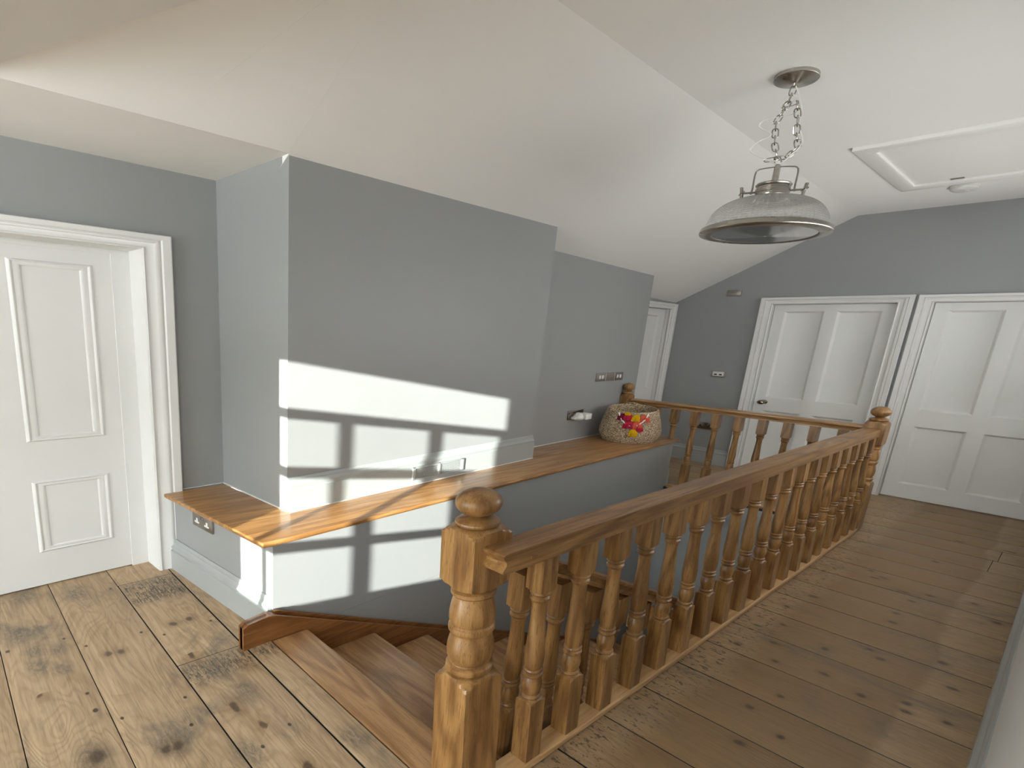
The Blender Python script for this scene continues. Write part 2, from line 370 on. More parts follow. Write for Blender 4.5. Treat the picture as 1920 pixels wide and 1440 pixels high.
def sub(name, bm, mat, par, smooth=35):
    """child of a mesh object whose own origin is the world origin"""
    o = obj(name, bm, mat, smooth=smooth); o.parent = par; o.location = Vector((0, 0, 0)); return o

# ------------------------------------------------------------------ plan
ZC, ZS = 2.91, 2.39               # flat ceiling, low soffit

TOPZ = 3.05
FL = frame((-2.134, .58), (.059, -1), (1, .059))       # left wall: a runs towards the camera's left
CH_A, CH_B = (-1.667, .748), (-1.778, 1.975)           # chimney front corners
FC = frame(CH_A, (CH_B[0]-CH_A[0], CH_B[1]-CH_A[1]), (1, .0907))
FA = frame((-1.932, 2.0), (-.0852, 1), (1, .0852))     # alcove wall
FE = frame((-1.44, .607), (-1, -.085), (.085, -1))     # end of the low wall, a runs left
FLW = frame((-1.44, .606), (-.0763, 1), (1, .0763))    # front of the low wall
BOARDS = [-2.29, -2.123, -1.956, -1.789, -1.622, -1.455, -1.288, -1.12, -.953, -.786, -.619, -.452, -.285, -.118, .05, .198, .36, .521, .683, .845, 1.007, 1.172, 1.339, 1.506, 1.672,
          1.838, 2.009, 2.176, 2.344, 2.514, 2.682, 2.849, 3.022, 3.19, 3.357, 3.52, 3.69, 3.86, 4.02]
WELL_Y1 = 3.045

# ------------------------------------------------------------------ floor
bm = new(); fl = bm.faces.layers.float.new('board')
def board(x0, x1, y0, y1):
    g = random.choice((.0007, .0011, .0018)); k = random.random()
    box(bm, x0+.0008, x1-.0008, y0+g, y1-g, -.03, 0, .0010, 2)
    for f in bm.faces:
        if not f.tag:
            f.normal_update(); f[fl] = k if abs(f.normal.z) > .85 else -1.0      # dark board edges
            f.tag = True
JO = {16: (-2.067, -1.433), 31: (-.085,), 32: (-.07,)}
for i, (y0, y1) in enumerate(zip(BOARDS, BOARDS[1:])):
    xl, yr = -2.42, y1
    spans = []
    if y1 < .30: spans = [(-2.42, XE+.1, y0, y1)]
    elif y1 < .53: spans = [(-2.42, XR+.1, y0, y1)]
    elif y0 < .53: spans = [(-2.42, -.70, y0, .586), (-.70, XR+.1, y0, y1)]
    elif y1 < WELL_Y1-.03: spans = [(-.63, XR+.1, y0, y1)]
    elif y0 < WELL_Y1-.02: spans = [(-.63, XR+.1, y0, y1), (-2.42, -.63, WELL_Y1-.02, y1)]
    else: spans = [(-2.42, XR+.1, y0, y1)]
    for (a, b, c, d) in spans:
        js = [j for j in JO.get(i, ()) if a < j < b]
        ks = [a]+js+[b]
        for p, q in zip(ks, ks[1:]): board(p, q, c, d)
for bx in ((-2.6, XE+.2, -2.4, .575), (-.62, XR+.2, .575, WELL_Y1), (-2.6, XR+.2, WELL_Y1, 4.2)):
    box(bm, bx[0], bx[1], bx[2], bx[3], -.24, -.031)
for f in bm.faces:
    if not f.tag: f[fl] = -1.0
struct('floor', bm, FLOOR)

# ------------------------------------------------------------------ walls
# right wall
bm = new()
for a in ((.30, W4[0], -.2, TOPZ), (W4[1], 4.2, -.2, TOPZ), (W4[0], W4[1], -.2, W4[2]), (W4[0], W4[1], W4[3], TOPZ)): box(bm, XR, XR+.06, a[0], a[1], a[2], a[3])
 
o = struct('wall_right', bm, WHITEWALL); bm = new(); box(bm, XR+.061, XE, .30, .36, -.2, TOPZ)
for a in ((-2.4, W5[0], -.2, TOPZ), (W5[1], .36, -.2, TOPZ), (W5[0], W5[1], -.2, W5[2]), (W5[0], W5[1], W5[3], TOPZ)): box(bm, XE, XE+.07, a[0], a[1], a[2], a[3])
struct('wall_side', bm, GREY)
# near wall with the window opening
bm = new(); y0, y1 = YW-.045, YW
for a in ((-2.6, W3[0], -.2, TOPZ), (W3[0], W3[1], -.2, W3[2]), (W3[0], W3[1], W3[3], TOPZ), (W3[1], WX0, -.2, TOPZ), (WX1, XE+.2, -.2, TOPZ), (WX0, WX1, -.2, WZ0), (WX0, WX1, WZ1, TOPZ)):
    box(bm, a[0], a[1], y0, y1, a[2], a[3])
struct('wall_near', bm, GREY)
# left wall with the panelled door's opening
LD0, LD1, LDH = .085, .81, 1.958
bm = new()
fbox(bm, FL, -.175, LD0-.02, -.2, TOPZ, -.2, 0); fbox(bm, FL, LD1+.02, 3.0, -.2, TOPZ, -.2, 0); fbox(bm, FL, LD0-.02, LD1+.02, LDH+.02, TOPZ, -.2, 0)
struct('wall_left', bm, GREY)
# chimney breast
bm = new(); prism(bm, [CH_A, CH_B, (-2.5, 2.04), (-2.5, .70), (-2.142, .722)], .52, TOPZ); struct('wall_chimney', bm, GREY)
# alcove wall behind the basket, and the recess with the corner door
bm = new(); fbox(bm, FA, -.06, 1.19, -.2, TOPZ, -.5, 0); struct('wall_alcove', bm, GREY)
bm = new()
for a in ((3.10, 3.23, -.2, TOPZ), (3.82, 4.2, -.2, TOPZ), (3.23, 3.82, 1.985, TOPZ)): box(bm, -2.45, -2.25, a[0], a[1], a[2], a[3])
struct('wall_recess', bm, GREY)
# far wall with two door openings
D1, D2, DH = (-1.552, -.868), (-.700, -.008), 2.012
bm = new()
for a in ((-2.6, D1[0]-.02, -.2, TOPZ), (D1[1]+.02, D2[0]-.02, -.2, TOPZ), (D2[1]+.02, XR+.2, -.2, TOPZ), (D1[0]-.02, D1[1]+.02, DH+.02, TOPZ), (D2[0]-.02, D2[1]+.02, DH+.02, TOPZ)):
    box(bm, a[0], a[1], YF, YF+.2, a[2], a[3])
struct('wall_far', bm, GREY)
# low wall carrying the ledge, running on down into the stair well
LW_F = [(-1.44, .607), (-1.624, WELL_Y1)]
bm = new(); prism(bm, [LW_F[0], LW_F[1], (-2.02, WELL_Y1), (-1.925, 1.96), (-2.2, 1.9), (-2.2, .70), (-2.139, .548)], -.03, .492); 
prism(bm, [LW_F[0], LW_F[1], (-1.9, WELL_Y1), (-1.8, .607)], -2.9, -.031)
struct('wall_stair', bm, GREY)
# the well below the landing
bm = new()
box(bm, -.634, -.621, .60, WELL_Y1, -2.9, -.261); box(bm, -1.9, -.62, WELL_Y1, WELL_Y1+.1, -2.9, -.241)
box(bm, -1.9, -.62, .50, .575, -2.9, -.241); box(bm, -1.9, -.62, .5, WELL_Y1+.1, -2.95, -2.85)
struct('wall_well', bm, GREY)
bm = new(); box(bm, -1.60, -.633, WELL_Y1-.014, WELL_Y1-.001, -.26, -.001, .002); box(bm, -.6345, -.6215, .62, WELL_Y1-.015, -.26, -.001, .002)
struct('trim_11', bm, GREY)

# ------------------------------------------------------------------ ceilings
def crease(y): return -1.02-.043*y
def slope(y):
    k = [(.1, .855), (.745, .855), (1.975, .755), (2.2, .745), (3.19, .74), (3.87, .805), (4.2, .82)]
    for (a, s), (b, q) in zip(k, k[1:]):
        if y <= b: return s+(q-s)*max(0, (y-a)/(b-a))
    return k[-1][1]
YH = .767
bm = new()
face(bm, [(crease(YH), YH, ZC), (XR+.2, YH, ZC), (XR+.2, 4.2, ZC), (crease(4.2), 4.2, ZC)])
st = [.745+.0001, 1.0, 1.3, 1.6, 1.975, 2.2, 2.5, 2.85, 3.19, 3.5, 3.87, 4.2]
rows = [[(crease(y)-tt, y, ZC-slope(y)*tt) for tt in (0, .3, .62, .9, 1.2, 1.5)] for y in st]
rings(bm, rows, False, False)
V0 = (-1.64, .125, ZS)
c1 = (crease(.745), .745, ZC); xs = crease(.745)-(ZC-ZS)/slope(.745)
face(bm, [c1, (xs, .745, ZS), (-1.648, .45, ZS), V0, (crease(YH), YH, ZC)])
face(bm, [V0, (XE+.2, .125, ZS), (XE+.2, YH, ZC), (crease(YH), YH, ZC)])                    # hip
face(bm, [(-2.6, -2.4, ZS), (XE+.2, -2.4, ZS), (XE+.2, .125, ZS), V0, (-2.6, .125, ZS)])     # near flat
face(bm, [(-2.6, .125, ZS), V0, (-1.648, .45, ZS), (xs, .745, ZS), (xs, .80, ZS), (-2.6, .80, ZS)])   # soffit over the left door
face(bm, [(xs, .746, ZS), (crease(.745)-1.5, .746, ZC-.855*1.5), (-2.6, .746, ZS)])
bmesh.ops.recalc_face_normals(bm, faces=bm.faces)
o = struct('ceiling', bm, WHITE, 20)
# loft shell above, keeps daylight out
bm = new()
box(bm, -2.7, XE+.3, -2.5, 4.3, TOPZ-.04, TOPZ+.1); struct('ceiling_loft', bm, WHITE)
# panels added behind the doors to stop daylight leaking in
bm = new()
fbox(bm, FL, .0, .9, -.2, 2.2, -.30, -.205); box(bm, -1.7, XR+.2, YF+.205, YF+.3, -.2, 2.2); box(bm, -2.6, -2.46, 3.1, 4.2, -.2, TOPZ)
struct('door_light_block', bm, WHITE)

# ------------------------------------------------------------------ skirting
SK = [(0, 0), (.018, 0), (.018, .132), (.0145, .136), (.0145, .142), (.017, .150), (.0165, .158), (.011, .166), (.008, .176), (.0085, .186), (.005, .193), (.003, .2), (0, .2)]
def skirt(bm, F, a0, a1, z0=0, k0=0, k1=0, thick=1):
    extrude_profile(bm, SK, lambda p: F(a0+k0*p[0]*thick, z0+p[1], p[0]*thick), lambda p: F(a1+k1*p[0]*thick, z0+p[1], p[0]*thick))
bm = new(); skirt(bm, FC, 0, 1.232, .52); struct('baseboard_chimney', bm, WOODGREY)
bm = new(); skirt(bm, FE, .0015, .685); struct('baseboard_stair', bm, WOODGREY)
FR = frame((XR, 0), (0, 1), (-1, 0))
bm = new(); skirt(bm, FR, .30, YF); struct('baseboard_right', bm, WOODGREY)
FF = frame((0, YF), (-1, 0), (0, -1))
bm = new(); skirt(bm, FF, 1.634, 2.22); struct('baseboard_far', bm, WOODGREY)
bm = new(); skirt(bm, FA, 1.06, 1.19); skirt(bm, frame((-1.624, WELL_Y1), (-1, 0), (0, 1)), 0, .38); struct('baseboard_recess', bm, WOODGREY)
bm = new(); skirt(bm, FL, .96, 2.75); struct('baseboard_left', bm, WOODGREY)
# caulk line where the ledge meets the walls
bm = new()
fbox(bm, FC, -.002, 1.232, .5195, .5225, .018, .0225)
fbox(bm, FA, -.02, 1.085, .5195, .5235, 0, .004)
FRt = frame((-2.142, .722), (CH_A[0]+2.142, CH_A[1]-.722), (.026, -1))
fbox(bm, FRt, 0, .475, .5195, .5235, 0, .004); fbox(bm, FL, -.135, 0, .5195, .5235, 0, .004)
struct('trim_1', bm, CAULK)

# ------------------------------------------------------------------ doors and architraves
AR = [(0, 0), (0, .012), (.006, .016), (.012, .012), (.018, .013), (.034, .016), (.038, .021), (.046, .0225), (.052, .019), (.056, .024), (.078, .026), (.082, .022), (.082, 0)]
def architrave(F, w, h, flip=1, wr=None, sc=1):
    bm = new()
    def path(p):
        a, d = p[0]*sc, p[1]
        r = a if wr is None else min(a, wr)
        return [F(-a, 0, d), F(-a, h+a, d), F(w+r, h+a, d), F(w+r, 0, d)]
    rings(bm, [list(x) for x in zip(*[path(p) for p in AR])], True, True)
    return bm
def lining(bm, F, w, h, depth, stop, th=.02):
    for a in ((-.02, .0), (w, w+.02)): fbox(bm, F, a[0], a[1], 0, h, -depth, .003)
    fbox(bm, F, -.02, w+.02, h, h+.02, -depth, .003)
    if stop:
        fbox(bm, F, 0, stop, 0, h, -depth, -depth+.045); fbox(bm, F, w-stop, w, 0, h, -depth, -depth+.045)
        fbox(bm, F, stop, w-stop, h-stop*.5, h, -depth, -depth+.045)
def leaf(F, a0, a1, z0, z1, d, panels, prof, th=.038):
    """panelled leaf: face at d, panels = (a0,a1,z0,z1), prof = (inset, depth) from the panel's outer edge"""
    bm = new()
    As = sorted({a0, a1, *[p[0] for p in panels], *[p[1] for p in panels]}); Zs = sorted({z0, z1, *[p[2] for p in panels], *[p[3] for p in panels]})
    for x0, x1 in zip(As, As[1:]):
        for y0, y1 in zip(Zs, Zs[1:]):
            if not any(p[0] <= x0 and x1 <= p[1] and p[2] <= y0 and y1 <= p[3] for p in panels):
                face(bm, [F(x0, y0, d), F(x1, y0, d), F(x1, y1, d), F(x0, y1, d)])
    for p in panels:
        rr = [[F(p[0]+i, p[2]+i, d+e), F(p[1]-i, p[2]+i, d+e), F(p[1]-i, p[3]-i, d+e), F(p[0]+i, p[3]-i, d+e)] for i, e in [(0, 0)]+list(prof)]
        vv = [[bm.verts.new(q) for q in r] for r in rr]
        for r0, r1 in zip(vv, vv[1:]):
            for k in range(4): bm.faces.new((r0[k], r0[(k+1) % 4], r1[(k+1) % 4], r1[k]))
        bm.faces.new(vv[-1])
    c = [F(a0, z0, d), F(a1, z0, d), F(a1, z1, d), F(a0, z1, d)]; b = [F(a0, z0, d-th), F(a1, z0, d-th), F(a1, z1, d-th), F(a0, z1, d-th)]
    for k in range(4): face(bm, [c[k], c[(k+1) % 4], b[(k+1) % 4], b[k]])
    face(bm, b[::-1])
    return bm
BOLECT = [(.003, .004), (.008, .006), (.012, .004), (.014, .0015), (.022, .0035), (.028, .002), (.032, -.001), (.034, -.003), (.036, -.003)]
BEAD = [(.002, -.001), (.010, -.006), (.014, -.010), (.018, -.012)]
# left door
FD = frame(FL(LD0, 0, 0), (.059, -1), (1, .059)); wl = LD1-LD0
struct('trim_2', architrave(FD, wl, LDH), GLOSSW)
bm = new(); lining(bm, FD, wl, LDH, .15, .05); struct('trim_3', bm, GLOSSW)
p_ = [(a, b, z0, z1) for a, b in ((.098, .302), (.402, .606)) for z0, z1 in ((.215, .650), (.883, 1.862))]
d1 = struct('door_1', leaf(FD, .046, wl-.046, .006, LDH-.020, -.110, p_, BOLECT), GLOSSW)
# far pair
def far_door(n, rng, wr, knob):
    F = frame((rng[0], YF), (1, 0), (0, -1)); w_ = rng[1]-rng[0]
    struct('trim_%d' % (2*n), architrave(F, w_, DH, wr=wr, sc=.95 if n == 2 else .9), GLOSSW)
    bm = new(); lining(bm, F, w_, DH, .07, 0); struct('trim_%d' % (2*n+1), bm, GLOSSW)
    s0 = .070; pw = (w_-2*s0-.072)/2
    pan = [(s0+k*(pw+.072), s0+k*(pw+.072)+pw, z0, z1) for k in (0, 1) for z0, z1 in ((.160, .765 if n == 2 else .77), (.925 if n == 2 else .938, 1.935))]
    d = struct('door_%d' % n, leaf(F, .003, w_-.003, .007, DH-.003, -.022, pan, BEAD), GLOSSW)
    if knob:
        bm = new(); T = lambda p: Vector((p.x, -p.z, p.y))
        lathe(bm, [(0, .0255), (.004, .0255), (.006, .020), (.008, .010), (.026, .0085), (.030, .013), (.036, .0225), (.044, .0265), (.052, .0255), (.058, .019), (.060, .008)],
              (rng[0]+.068, YF+.022, .868), 32, T=T)
        k = sub('door_knob', bm, DARKMETAL, d); k['label'] = 'dark chrome round door knob'
    return d
far_door(2, D1, None, True); far_door(3, D2, .04, False)
# corner door in the recess
FK = frame((-2.25, 3.80), (0, -1), (1, 0)); wk = .55
struct('trim_8', architrave(FK, wk, 1.965, wr=.06, sc=.85), GLOSSW)
bm = new(); lining(bm, FK, wk, 1.965, .07, 0); struct('trim_9', bm, GLOSSW)
struct('door_4', leaf(FK, .003, wk-.003, .007, 1.96, -.03, [(.07, .24, .2, .74), (.31, .48, .2, .74), (.07, .24, .92, 1.88), (.31, .48, .92, 1.88)], BEAD), GLOSSW)

# ------------------------------------------------------------------ window behind the camera
DX, DZ = -.56*YW, -.316*YW        # where the sun's slant puts the panes
CX = [(-1.293+DX, -1.167+.0168+DX), (-1.135+DX, -.980+.0168+DX), (-.940+DX, -.785+.0168+DX)]
RZ = [(.328+DZ, .632+.0095+DZ), (.696+DZ, .955+.0095+DZ), (1.026+DZ, 1.298+.0095+DZ)]
TL = (-1.298+DX, -.766+.0168+DX, 1.364+DZ, 1.614+.0095+DZ)
bm = new(); ya, yb = YW-.03, YW
xs_ = [WX0-.01, CX[0][0], CX[0][1], CX[1][0], CX[1][1], CX[2][0], CX[2][1], WX1+.01]
for i in (0, 2, 4, 6): box(bm, xs_[i], xs_[i+1], ya, yb, WZ0-.01, TL[2], .002)
box(bm, WX0-.01, TL[0], ya, yb, TL[2], WZ1+.01); box(bm, TL[1], WX1+.01, ya, yb, TL[2], WZ1+.01)
zs_ = [WZ0-.01, RZ[0][0], RZ[0][1], RZ[1][0], RZ[1][1], RZ[2][0], RZ[2][1], TL[2], TL[3], WZ1+.01]
for i in (0, 2, 4, 6, 8): box(bm, WX0-.01, WX1+.01, ya, yb, zs_[i], zs_[i+1], .002)
win = struct('window_1', bm, GLOSSW)
bm = new(); box(bm, CX[0][0]-.004, CX[2][1]+.004, YW-.018, YW-.014, RZ[0][0]-.004, RZ[2][1]+.004); sub('frosted_glass', bm, GLASSF, win)
bm = new(); box(bm, TL[0]-.004, TL[1]+.004, YW-.018, YW-.014, TL[2]-.004, TL[3]+.004); sub('top_glass', bm, GLASS, win)
bm = new(); box(bm, WX0-.05, WX1+.05, YW, YW+.10, WZ0-.05, WZ0-.02, .004); struct('trim_10', bm, GLOSSW)

bm = new(); f = .045
for a in ((W3[0]-.01, W3[0]+f, W3[2], W3[3]), (W3[1]-f, W3[1]+.01, W3[2], W3[3]), ((W3[0]+W3[1])/2-.02, (W3[0]+W3[1])/2+.02, W3[2], W3[3]), (W3[0]-.01, W3[1]+.01, W3[2]-.01, W3[2]+f), (W3[0]-.01, W3[1]+.01, W3[3]-f, W3[3]+.01)):
    box(bm, a[0], a[1], ya, yb, a[2], a[3], .002)
fill_win3 = struct('fill_window_3', bm, GLOSSW)  # added behind the camera to bring in more sky light
bm = new(); box(bm, W3[0]+f-.004, W3[1]-f+.004, YW-.018, YW-.014, W3[2]+f-.004, W3[3]-f+.004); sub('glass', bm, GLASS, fill_win3)
bm = new(); ym = (W4[0]+W4[1])/2
for a in ((W4[0]-.005, W4[0]+f, W4[2], W4[3]), (W4[1]-f, W4[1]+.005, W4[2], W4[3]), (ym-.02, ym+.02, W4[2], W4[3]), (W4[0]-.005, W4[1]+.005, W4[2]-.005, W4[2]+f), (W4[0]-.005, W4[1]+.005, W4[3]-f, W4[3]+.005)):
    box(bm, XR+.015, XR+.055, a[0], a[1], a[2], a[3], .002)
fill_win4 = struct('fill_window_4', bm, GLOSSW)  # added light source, its tint sets the fill level
bm = new(); box(bm, XR+.03, XR+.034, W4[0]+f-.004, W4[1]-f+.004, W4[2]+f-.004, W4[3]-f+.004); sub('tinted_fill_pane', bm, GLASST, fill_win4)
bm = new(); ym = (W5[0]+W5[1])/2
for a in ((W5[0]-.005, W5[0]+f, W5[2], W5[3]), (W5[1]-f, W5[1]+.005, W5[2], W5[3]), (ym-.02, ym+.02, W5[2], W5[3]), (W5[0]-.005, W5[1]+.005, W5[2]-.005, W5[2]+f), (W5[0]-.005, W5[1]+.005, W5[3]-f, W5[3]+.005)):
    box(bm, XE+.015, XE+.065, a[0], a[1], a[2], a[3], .002)
fill_win5 = struct('fill_window_2', bm, GLOSSW)  # added high up to brighten the chimney face
bm = new(); box(bm, XE+.03, XE+.034, W5[0]+f-.004, W5[1]-f+.004, W5[2]+f-.004, W5[3]-f+.004); sub('glass', bm, GLASS, fill_win5)
# unseen block added to keep direct sun off the right-hand fill windows
bm = new(); box(bm, WX1+.22+.56*20.6, 30, YW-20.6, YW-20, -4, 14); struct('sun_block_right', bm, GREY)
# second added block, out of view, keeps direct sun off the broad fill window
bm = new(); hx, hy = (WX0-.22)/2+.02+.56*20, YW-20
box(bm, -9, hx, hy-6, hy, -4, 8.7); struct('sun_block_left', bm, GREY)

# ------------------------------------------------------------------ oak ledge
bm = new()
prism(bm, [(-2.112, .520), (-1.428, .577), (-1.440, .70), (-1.612, 3.10), (-2.020, 3.10), (-1.930, 2.02), (-1.776, 1.979), (-1.665, .7455), (-2.13, .7195), (-2.120, .60)], .493, .5198, .006)
ledge = tag(obj('window_ledge', bm, LEDGEY), 'long L-shaped oak ledge capping the low grey wall around the chimney breast', 'ledge'); ledge.name = 'oak_ledge'

# ------------------------------------------------------------------ balustrades
HB = .0205
BAL = [(.03, .06), (.267, .06), (.2675, .0292), (.271, .0258), (.2745, .0222), (.2775, .0190), (.280, .0172), (.283, .0190), (.288, .0203), (.293, .0190), (.296, .0168),
       (.302, .0166), (.315, .0188), (.330, .0202), (.345, .0194), (.357, .0172), (.364, .0160), (.366, .0180), (.371, .0200), (.378, .0200), (.382, .0178), (.3835, .0170),
       (.387, .0188), (.392, .0196), (.397, .0185), (.3995, .0168), (.415, .0185), (.44, .0197), (.465, .0194), (.50, .0181), (.55, .0163), (.60, .0149), (.64, .0147), (.658, .0160),
       (.661, .0176), (.667, .0198), (.673, .0198), (.677, .0178), (.6795, .0166), (.683, .0188), (.689, .0202), (.694, .0190), (.6965, .0180), (.699, .0212), (.7015, .0250), (.7045, .0292), (.705, .06), (.842, .06)]
HN = .044
NEWEL = [(-.002, .09), (.410, .09), (.4105, .0628), (.420, .057), (.431, .049), (.439, .043), (.4425, .0375), (.446, .0375), (.449, .0425), (.457, .0445), (.467, .0442), (.473, .0415), (.476, .0375), (.480, .0370),
         (.490, .0405), (.505, .0430), (.525, .0440), (.545, .0428), (.565, .0400), (.580, .0378), (.586, .0378), (.589, .0405), (.596, .0428), (.604, .0432), (.612, .0425), (.616, .0400), (.619, .0392), (.622, .0405),
         (.636, .0428), (.655, .0425), (.675, .0408), (.695, .0383), (.710, .0362), (.717, .0355), (.7195, .038), (.726, .0412), (.736, .0412), (.741, .0385), (.743, .0355), (.747, .0355), (.750, .039), (.752, .044),
         (.760, .055), (.768, .0628), (.7685, .09), (.934, .09), (.9345, .0628), (.944, .055), (.951, .0475), (.956, .041), (.959, .034), (.959, .001)]
def ball(zc, r, z0, k=1.1): return [(zc-k*r*math.cos(a), r*math.sin(a)) for a in [z0+(math.pi-.02-z0)*i/18 for i in range(19)]]
FINIAL = [(.957, .024), (.958, .034), (.961, .0382), (.967, .0402), (.973, .0396), (.979, .0350), (.983, .0275), (.986, .0195), (.9885, .0155)]+ball(1.0325, .0415, .34)
def newel(par, x, y, lean, label, k=1, z0=-1, kf=1):
    bm = new(); lathe(bm, ([(z0, .044*k)] if z0 > 0 else [])+[(z, r*k) for z, r in NEWEL if z > z0], (x, y, 0), 64, HN*k, (lean, 0)); n = obj('newel_post', bm, OAKZ, par, (x, y, 0), 28)
    n['_org'] = list(W((x, y, 0))); n['label'] = label
    bm = new(); lathe(bm, [(z, r*kf) for z, r in FINIAL], (x, y, 0), 40, None, (lean, 0)); obj('finial', bm, OAKZ, n, (x, y, 0), 28)
    return n
LEAN = -.025
def baluster_mesh(lean=0):
    bm = new(); lathe(bm, BAL, (0, 0, 0), 32, HB, (lean, 0)); return bm
def run(par, first, places):
    for i, p in enumerate(places):
        c = first if i == 0 else first.copy()
        if i: COL.objects.link(c); c.parent = par
        c.location = W(p)-Vector(par['_org'])
# long balustrade beside the passage
NX, NY = -.657, .648
b1 = thing('balustrade', 'long oak balustrade between stairwell and passage, ball-topped newel post at each end', 'balustrade', (-.607, 1.8, 0), 'turned oak balustrades around the stairwell')
newel(b1, NX, NY, -.03, 'large near oak newel post'); newel(b1, -.628, 3.03, 0, 'far corner oak newel post')
bm = new()
prof = [(.004, .845), (-.001, .849), (-.0025, .856), (.001, .864), (.005, .872), (.005, .882), (.002, .890), (-.002, .897), (-.0035, .905), (-.001, .911), (.004, .914)]
def rail_end(p, x0, x1, far): return (x0, NY-.021+p[0], p[1]) if not far else None
near = [[(x, NY-.021+a, z) for a, z in prof] for x in (-.648, -.590)]
A = [bm.verts.new(p) for p in near[0]]; B = [bm.verts.new(p) for p in near[1]]
for i in range(len(prof)-1): bm.faces.new((A[i], A[i+1], B[i+1], B[i]))
fA = [bm.verts.new((-.668, 2.985, z)) for z in (.834, .898)]; fB = [bm.verts.new((-.600, 2.985, z)) for z in (.834, .898)]
for a_, f_ in ((A, fA), (B, fB)): bm.faces.new(a_[:]+[f_[1], f_[0]])
bm.faces.new((A[-1], B[-1], fB[1], fA[1])); bm.faces.new((A[0], B[0], fB[0], fA[0])); bm.faces.new(fA+fB[::-1])
obj('handrail', bm, OAKY, b1, (-.607, 1.8, 0), 30)
bm = new()
box(bm, -.624, -.610, NY-.0175, NY-.0150, .874, .882, .001); obj('dowel_plug', bm, TREADX, b1, (-.607, 1.8, 0))
bm = new(); box(bm, -.5915, -.5888, .690, .706, .868, .881, .001); obj('dowel_plug', bm, STRINGY, b1, (-.607, 1.8, 0))
bm = new(); box(bm, -.632, -.580, NY+.0445, 2.985, .001, .03, .004, 3); obj('base_rail', bm, BASEOAK, b1, (-.607, 1.8, 0))
ys = [.748+.1215*i+.0205 for i in range(19)]; ys = [y for y in ys if y < 2.96]
o = obj('baluster', baluster_mesh(LEAN), OAKZ, b1, (0, 0, 0), 28); run(b1, o, [(-.6055, y, 0) for y in ys])
# short balustrade across the far end of the well
b2 = thing('balustrade', 'short oak balustrade at the far end of the stairwell, beside the basket', 'balustrade', (-1.3, 3.03, 0), 'turned oak balustrades around the stairwell')
newel(b2, -1.983, 3.035, 0, 'small far oak newel post against the alcove wall', .7, .521, .82)
bm = new()
hp = [(-.0275, .852), (-.0275, .862), (-.022, .868), (-.018, .876), (-.021, .884), (-.0285, .890), (-.0285, .902), (-.022, .910), (.022, .910), (.0285, .902), (.0285, .890), (.021, .884), (.018, .876), (.022, .868), (.0275, .862), (.0275, .852)]
extrude_profile(bm, hp, lambda p: (-1.934, 3.032+p[0], p[1]), lambda p: (-.6725, 3.032+p[0], p[1]))
obj('handrail', bm, OAKX, b2, (-1.3, 3.03, 0), 30)
bm = new(); box(bm, -1.60, -.6725, 3.006, 3.056, .001, .03, .004, 3); obj('base_rail', bm, OAKX, b2, (-1.3, 3.03, 0))
o = obj('baluster', baluster_mesh(), OAKZ, b2, (0, 0, 0), 28); run(b2, o, [(-1.512+.126*i, 3.031, .008) for i in range(7)])
for i in (0, 1):
    bm = new(); lathe(bm, [(z, r) for z, r in [(.5205, .0174)]+BAL if z >= .5205], (-1.638-.126*i, 3.031, .008), 32, HB)
    q = obj('baluster', bm, OAKZ, b2, (-1.3, 3.03, 0), 28); q['label'] = 'short baluster ending on the oak ledge'
# ------------------------------------------------------------------ staircase
GO, RI = .233, .188
stc = thing('staircase', 'oak staircase with its own handrail descending beside the low grey wall', 'staircase', (-1.05, .7, -1.2))
def wallx(y): return -1.438-.0755*(y-.607)
for i in range(9):
    y0 = .588 if i == 0 else .69+GO*(i-1)-.012
    y1 = .69+GO*i; z = -RI*i
    bm = new(); xl = wallx(y0)+.034; xr = -.700
    if i == 0: box(bm, -1.40, -.700, y0, y1, z-.026, z, .006, 3)
    else: box(bm, xl, xr, y0, y1, z-.026, z, .008, 3)
    obj('tread', bm, TREADX, stc, (-1.05, .7, -1.2))
    bm = new(); box(bm, xl, xr, y1-.034, y1-.02, z-RI, z-.027); obj('riser', bm, TREADX, stc, (-1.05, .7, -1.2))
# wall string with a capped, rebated top edge
bm = new()
SP = [(.510, -.10), (.510, .118), (.522, .133), (.578, .143), (.592, .140), (2.75, .140-.866*2.158), (2.75, -.35-.866*2.158), (.66, -.30)]
# two layers: outer face board and a thinner back layer that stands a little higher
def strx(y, off): return wallx(y)+off
def slab(bm, a, b):
    A = [bm.verts.new(p) for p in a]; B = [bm.verts.new(p) for p in b]; n = len(A)
    bm.faces.new(A[::-1]); bm.faces.new(B)
    for i in range(n): bm.faces.new((A[i], A[(i+1) % n], B[(i+1) % n], B[i]))
def layer(prof, o0, o1): slab(bm, [(strx(y, o0), y, z) for y, z in prof], [(strx(y, o1), y, z) for y, z in prof])
layer(SP, .026, .036)                                                   # outer face
layer([(y, z-(.011 if y > .60 and z < .2 and z > -.25 or y > 2 and z > -1.8 else 0)) for y, z in SP[:4]+[(.604, .130)]+SP[5:]], .0121, .0259)   # groove floor
layer([(.612, -.10), (.604, .140), (.612, .138), (2.75, .138-.866*2.138), (2.75, -.35-.866*2.158), (.66, -.30)], .002, .012)       # lip against the wall
layer([(y, z) for y, z in SP[:3]]+[(.578, .143), (.592, .140), (.604, .128), (.604, -.10)], .002, .0258)     # solid nose
o = obj('wall_string', bm, STRINGY, stc, (-1.05, .7, -1.2), 20)
# outer string under the handrail
bm = new()
SO = [(.697, -.24), (.697, .0), (.70, .005), (1.9, .005-.866*1.2), (1.9, -.30-.866*1.2), (.74, -.27)]
slab(bm, [(-.699, y, z) for y, z in SO], [(-.660, y, z) for y, z in SO]); obj('outer_string', bm, TREADX, stc, (-1.05, .7, -1.2), 20)

